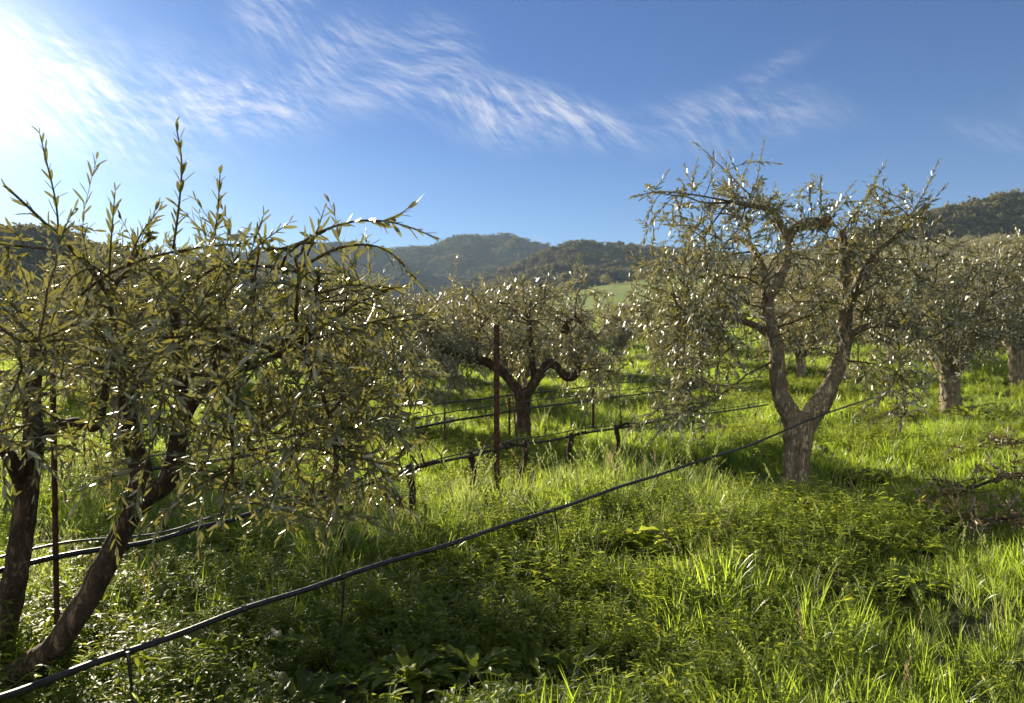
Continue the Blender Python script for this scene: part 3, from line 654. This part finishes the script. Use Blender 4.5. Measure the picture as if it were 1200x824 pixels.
# -- ordinary orchard trees: three kinds built once, then copied
def orchard_kind(seed, hgt=2.6, shoots=1100, leaf=.10):
    r = np.random.default_rng(seed); z = np.array([0, 0, 1.]); limbs = [([[0, 0, -.15], [0, 0, .05], [.02, 0, .35], [.03, .02, .7]], [.22, .16, .13, .14])]; tips = []
    for k in range(4):
        a = k*1.57+r.uniform(-.4, .4); d = np.array([math.cos(a), math.sin(a), 0]); p0 = np.array([.02, .01, .62])
        p = [p0, p0+d*.22+z*.25, p0+d*.38+z*.6+r.normal(0, .05, 3), p0+d*.55+z*1.0+r.normal(0, .07, 3), p0+d*.75+z*1.3]
        limbs.append((p, [.09, .08, .065, .05, .03]))
    bl = [((0, 0, hgt*.64), (1.25, 1.25, hgt*.33), 1.0), ((.6, .2, hgt*.5), (.7, .8, .6), .8), ((-.6, -.3, hgt*.5), (.7, .8, .6), .8), ((0, 0, hgt*.88), (.9, .9, .35), .8)]
    def clear(p): return p[2] < .42 or (math.hypot(p[0], p[1]) < .35 and p[2] < .9)
    return grow(limbs, bl, (30, 150, shoots), seed, clear, leaf, False, .4, .038, (), ((.4, 1.0), (.3, .65), (.25, .5)), ((.014, .006), (.006, .003), (.0032, .0018)), shoot_up=.28, sides=(10, 5, 3, 3))
kinds = []
for sd in (101, 202, 303):
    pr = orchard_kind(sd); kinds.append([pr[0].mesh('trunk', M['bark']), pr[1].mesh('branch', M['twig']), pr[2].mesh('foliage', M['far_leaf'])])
def place(kind, x, y, rz, sc, label, group=None):
    t = empty('olive_tree', (x, y, h1(x, y)-.03), label, 'olive tree', group); t.rotation_euler = (0, 0, rz); t.scale = (sc, sc, sc*rng.uniform(.92, 1.06))
    for nm, me in zip(('trunk', 'branch', 'foliage'), kinds[kind]):
        o = bpy.data.objects.new(nm, me); COL.objects.link(o); o.parent = t
    return t
place(0, 6.7, 12.2, .4, 1.05, 'dense olive tree next behind the forked tree', None)
place(1, 10.3, 16.2, 2.1, 1.15, 'olive tree standing farthest right, last of the right hand row', None)
place(2, -2.9, 13.5, 1.2, 1.0, 'silvery olive tree half hidden behind the near drooping branches', None)
place(1, -4.2, 8.7, 4.0, .9, 'olive tree behind the slanting trunks of the near tree', None)
far_spots = []
for row in range(12):
    for q in range(20):
        xx = -16+q*3.3+row*1.7-row*row*.1+rng.uniform(-.5, .5); yy = 16.0+row*4.0+q*.7+rng.uniform(-.6, .6)
        if abs(xx) > .70*yy+1 or (abs(xx/yy-.17) < .035 and yy < 22) or (xx > 4.5 and yy < 19): continue
        if abs((xx/yy)*F+600-740) < 45 and yy < 18: continue
        if 630 < xx/yy*F+600 < 840 and (yy < 18 or yy > 40): continue
        far_spots.append((xx, yy))
for j, (xx, yy) in enumerate(far_spots):
    place(j % 3, xx, yy, rng.uniform(0, 6.28), rng.uniform(.8, 1.05)*(.78 if 640 < xx/yy*F+600 < 835 else 1), 'small grey green olive tree in the far orchard rows', 'olive trees in the far orchard rows')
far_me = [kinds[k][2] for k in range(3)]
OC = source_collection('orchard', far_me)
px = rng.uniform(430, 1300, 900); yy = rng.uniform(72, 215, 900); xx = (px-600)/F*yy
rowp = np.abs(((xx*.83-yy*.55)/6.0) % 1-.5) < .16; fm = fbm(xx*.02, yy*.02, 2, 15); field = (px > 630) & (px < 845) & (yy < 188)
mk = rowp & ~field & (fm > -.35); xx, yy = xx[mk], yy[mk]; n = len(xx); sc = rng.uniform(.9, 1.4, n)
scatter('distant_orchard', 'blurred rows of olive trees far up the slope', 'orchard', OC, np.stack([xx, yy, H(xx, yy)-.1], -1), np.stack([np.zeros(n), np.zeros(n), rng.random(n)*6.28], -1), np.stack([sc]*3, -1), rng.integers(0, 3, n))

# ------------------------------------------------------------------ irrigation hoses, wires, posts, vines
def hose(name, label, cat, pts, rad, mat, wob=.006, group=None):
    q = catmull(pts, 14); L = np.arange(len(q)); q = q+np.stack([np.zeros(len(q)), np.zeros(len(q)), wob*np.sin(L*.45)+wob*.6*np.sin(L*.17+1)], -1)
    o_ = q[0].copy(); t = empty(name, o_, label, cat, group); mb = MB(); tube(mb, q, rad, 10); mb.build('tube', mat, t)
    return t, q
h1_pts = [P(-150, 868, 1.42), P(60, 796, 1.86), P(250, 727, 2.35), P(400, 677, 2.85), P(560, 626, 3.55), P(700, 580, 4.4), P(800, 547, 5.3), P(890, 517, 6.4), P(937, 497, 7.1), P(965, 486, 7.35), P(1002, 473, 8.6), P(1100, 445, 12.5)]
ht, hq = hose('irrigation_hose', 'long black drip hose slanting across the foreground from lower left', 'hose', h1_pts, .0088, M['hose'], .003)
for px, py, d, tp, tyy in ((403, 676, 2.86, 384, 800), (650, 597, 4.05, 655, 660), (150, 764, 2.05, 150, 800)):
    mb = MB(); a = P(px, py, d); c = P(tp, tyy, d); c[2] = max(c[2], h1(c[0], c[1])-.02)
    if a[2]-c[2] < .3: c[2] = h1(c[0], c[1])
    tube(mb, catmull([a, a*.7+c*.3+[.012, 0, 0], a*.35+c*.65+[.016, 0, 0], c], 5), [.0055, .0032, .003, .003], 6); mb.build('drip_tube', M['hose'], ht)
for s in range(9, len(hq)-20, 11):
    mb = MB(); tube(mb, [hq[s], hq[s]*.6+hq[s+1]*.4], .0112, 8); mb.build('hose_clip', M['hose'], ht)
# second row
def rowpt(px, py, d): return P(px, py, d)
r2 = [P(-150, 700, 2.45), P(30, 661, 2.85), P(210, 625, 3.4), P(290, 604, 3.75), P(395, 578, 4.35), P(480, 552, 5.1), P(583, 527, 6.15), P(668, 511, 7.1), P(765, 495, 8.5), P(900, 474, 11.5)]
hose('irrigation_hose', 'black hose sagging through the vine stumps just in front of the rusty post', 'hose', r2, .010, M['hose'], .006)
r2b = [p+np.array([0, .03, .045 if j % 2 else .02]) for j, p in enumerate(r2)]; r2b[5] = P(484, 548, 5.1); r2b[6] = P(583, 521, 6.18)
hose('hose_wire', 'thin dark wire running just over the hose with vine stumps', 'wire', r2b, .005, M['wire'], .006)
r3 = [P(120, 560, 5.6), P(300, 532, 6.6), P(495, 500, 8.1), P(600, 482, 10), P(700, 468, 12.6), P(765, 460, 14.6), P(900, 446, 19)]
hose('irrigation_hose', 'black hose passing beneath the crooked olive tree in the third row', 'hose', r3, .013, M['hose'], .006)
hose('hose_wire', 'dark wire above the hose under the crooked olive tree', 'wire', [p+np.array([0, 0, .10]) for p in r3], .007, M['wire'], .004)
r4 = [P(150, 500, 11), P(400, 482, 12.5), P(560, 468, 14.5), P(700, 452, 18), P(780, 444, 21)]
hose('irrigation_hose', 'faint black hose farthest off among the distant trunks', 'hose', r4, .015, M['hose'], .006)

def post(label, px, top, d, w, hh=None, plate=True):
    p = P(px, top, d); gz = h1(p[0], p[1]); o = empty('metal_post', (p[0], p[1], gz), label, 'post')
    mb = MB(); H_ = p[2]; t = w*.16; a = w/2
    for (x0, x1, y0, y1) in ((-a, a, -t/2, t/2), (-t/2, t/2, t/2+.001, w*.8)):
        V = [(p[0]+X, p[1]+Y, Z) for Z in (gz-.2, H_) for X, Y in ((x0, y0), (x1, y0), (x1, y1), (x0, y1))]
        mb.add(V, None, [[0, 1, 5, 4], [1, 2, 6, 5], [2, 3, 7, 6], [3, 0, 4, 7], [4, 5, 6, 7], [3, 2, 1, 0]])
    sh = mb.build('shaft', M['rust'], o, False)
    for z in np.arange(gz+.25, H_-.02, .055):
        V = [(p[0]+X, p[1]-t/2-.001+Y, z+Z) for Z in (0, .016) for X, Y in ((-w*.18, 0), (w*.18, 0), (w*.12, -w*.2), (-w*.12, -w*.2))]
        nb_ = MB(); nb_.add(np.array(V)-np.array(o.location), None, [[0, 1, 5, 4], [1, 2, 6, 5], [2, 3, 7, 6], [3, 0, 4, 7], [4, 5, 6, 7], [3, 2, 1, 0]])
        nb_.build('stud', M['rust'], sh, False)
    return o
post('rusty steel post standing in the grass before the crooked olive tree', 582, 381, 6.15, .045)
def stake(label, px, top, d, r_, lean=0.0):
    p = P(px, top, d); gx_ = p[0]+lean; gz = h1(gx_, p[1]); mb = MB()
    q = np.linspace(0, 1, 30)[:, None]*(p-np.array([gx_, p[1], gz-.12]))+np.array([gx_, p[1], gz-.12])
    tube(mb, q, np.where(np.arange(30) % 2, r_, r_*.86), 8); o = mb.build('metal_stake', M['rust'], None, True, (gx_, p[1], gz)); tag(o, label, 'stake')
stake('thin rusty stake upright between the two slanting trunks', 62, 440, 2.95, .011, .02)
stake('thin dark stake standing among pruned vines near right of post', 695, 455, 12.3, .022)
stake('short dark stake in the third row left of the crooked trunk', 597, 466, 9.9, .014)
stake('slim stake left of the rusty post in the third row', 521, 478, 8.5, .012)

def vine(label, px, py, d, seed, sc=1.0, cane=.35, side=1):
    r = np.random.default_rng(seed); p = P(px, py, d); gz = h1(p[0], p[1]); o = empty('vine_stump', (p[0], p[1], gz), label, 'vine stump', 'pruned vine stumps along the second hose')
    b0 = np.array([p[0]+r.uniform(-.03, .03), p[1], gz-.05]); hd = p+np.array([0, 0, .0]); tb = MB()
    tube(tb, catmull([b0, b0*.6+hd*.4+r.normal(0, .02, 3), hd*.75+b0*.25+r.normal(0, .015, 3), hd, hd+[0, 0, .04]], 6), [.03*sc, .024*sc, .026*sc, .036*sc, .026*sc], 9, .35, seed, freq=22); tb.build('trunk', M['vine'], o)
    cb = MB(); dr = np.array([.545, .84, 0.03])*side
    tube(cb, catmull([hd, hd+dr*.12+[0, 0, .02], hd+dr*.28+[0, 0, .015]+r.normal(0, .01, 3), hd+dr*.42*sc], 5), [.022*sc, .017*sc, .014*sc, .009*sc], 8, .3, seed+1, freq=22); cb.build('arm', M['vine'], o)
    for k in range(4):
        q = hd+dr*(.08+.1*k)*sc*(1 if k % 2 else -.25); e = q+np.array([r.uniform(-.1, .1), r.uniform(-.05, .05), r.uniform(.08, .16)+(cane if k == 1 else 0)])
        sb = MB(); tube(sb, catmull([q, q*.5+e*.5+r.normal(0, .015, 3), e], 5), [.008, .0045, .003], 5); sb.build('cane', M['vine'], o)
vine('knobbly vine stump with a tall cane at the near end of the sagging hose', 480, 552, 5.1, 1, .85, .25, 1)
vine('squat pruned vine stump just left of the rusty post', 552, 536, 5.85, 2, .7, .05)
vine('leaning pruned vine stump just right of the rusty post', 616, 522, 6.5, 3, .7, .30, -1)
vine('dark vine stump midway between the rusty post and the forked olive tree', 669, 513, 7.1, 4, .75, .1)
vine('pruned vine stump nearest the forked olive tree on the second hose', 722, 503, 7.8, 5, .7, .35)
vine('pruned vine stump seen through the hanging olive leaves', 395, 576, 4.35, 6, .5, .1, -1)


# ------------------------------------------------------------------ plants and litter worth telling apart
def rosette_plant(label, px, py, d, n, L, seed, up=1.0, lw=.24):
    L *= 1.15; p = P(px, py, d); p[2] = h1(p[0], p[1])+.02; mb = MB(); rosette(mb, n, L, seed, up, lw); mb.v = [q+p for q in mb.v]
    o = mb.build('broadleaf_plant', M['weed'], None, True, p); tag(o, label, 'plant')
rosette_plant('big bright rosette of toothed upright leaves below the long hose', 480, 800, 2.8, 60, .17, 5, 1.25, .21)
rosette_plant('smaller broadleaf rosette beside the biggest rosette, nearer the grass', 555, 790, 2.88, 46, .17, 6, 1.2, .22)
rosette_plant('broad leafed clump low at the bottom edge right of the rosettes', 670, 790, 2.95, 30, .15, 7, 1.2, .25)
rosette_plant('tall dock plant with upright leaves just under the hose at midway', 760, 625, 4.6, 30, .21, 8, 1.3, .17)
rosette_plant('low shaded broadleaf plant under the drip tube', 350, 800, 2.6, 14, .17, 9, .7, .26)

def fallen(label, pts, rad, leafy_n, seed, leafm='dry_leaf', name='fallen_branch'):
    r = np.random.default_rng(seed); q = catmull(pts, 6); o = empty(name, tuple(q[0]), label, 'branch'); mb = MB(); tube(mb, q, rad, 7, .15, seed, freq=20); O, Dd, Nn = [], [], []
    for k in range(max(3, leafy_n//9)):
        a = q[r.integers(1, len(q)-1)]; e = a+r.normal(0, .16, 3)*[1, 1, .35]+np.array([0, 0, .03]); path = catmull([a, a*.5+e*.5+r.normal(0, .02, 3), e], 5); tube(mb, path, [.004, .0015], 4)
        if leafy_n:
            for t in range(3, len(path)):
                for s in (-1, 1): O.append(path[t]); Dd.append((e-a)/np.linalg.norm(e-a)+r.normal(0, .6, 3)); Nn.append(r.normal(0, 1, 3))
    mb.build('stem', M['vine'], o)
    if O:
        lb = MB(); n = len(O); L = r.uniform(.045, .075, n); leaves(lb, O, Dd, Nn, L, L*.22, r.random(n), True, .1); lb.build('leaves', M[leafm], o)
def gpt(px, py, d, dz=.0):
    p = P(px, py, d); p[2] = h1(p[0], p[1])+.09+dz*1.3; return p
fallen('dry bent twig lying in the grass below the forked tree', [gpt(945, 722, 3.6), gpt(972, 693, 3.75), gpt(978, 660, 3.85, .03), gpt(1000, 645, 3.9)], [.009, .007, .004], 0, 1, name='dry_twig')
fallen('heap of cut olive prunings with brown leaves on the grass at the right edge', [gpt(1090, 560, 6.2), gpt(1140, 552, 6.4, .06), gpt(1190, 540, 6.6, .1), gpt(1230, 535, 6.7)], [.014, .01, .005], 420, 2)
fallen('cut olive branch with dull leaves lying nearest in the right hand grass', [gpt(1100, 615, 5.0), gpt(1150, 600, 5.2, .05), gpt(1210, 585, 5.4, .05)], [.012, .008, .004], 260, 3)
fallen('long thin brown prunings lying behind the heap under the right hand trees', [gpt(1110, 520, 8.0), gpt(1160, 512, 8.3, .06), gpt(1215, 505, 8.6)], [.012, .008, .004], 260, 4)

# ------------------------------------------------------------------ air
m, nb = material('haze_air'); pv = nb.n('ShaderNodeVolumePrincipled')
pv.inputs['Color'].default_value = c4(.55, .76, 1.0); pv.inputs['Density'].default_value = .00010; pv.inputs['Anisotropy'].default_value = .0
o = nb.n('ShaderNodeOutputMaterial'); nb.nt.links.new(pv.outputs[0], o.inputs['Volume'])
hb = MB(); X0, X1, Y0, Y1, Z0, Z1 = -3000, 3000, -3000, 3000, -30, 330
hb.add([(x_, y_, z_) for z_ in (Z0, Z1) for x_, y_ in ((X0, Y0), (X1, Y0), (X1, Y1), (X0, Y1))], None, [[0, 1, 5, 4], [1, 2, 6, 5], [2, 3, 7, 6], [3, 0, 4, 7], [4, 5, 6, 7], [3, 2, 1, 0]])
hz = hb.build('haze', m, None, False); tag(hz, 'thin pale morning haze in the air over the valley', 'haze', kind='stuff')
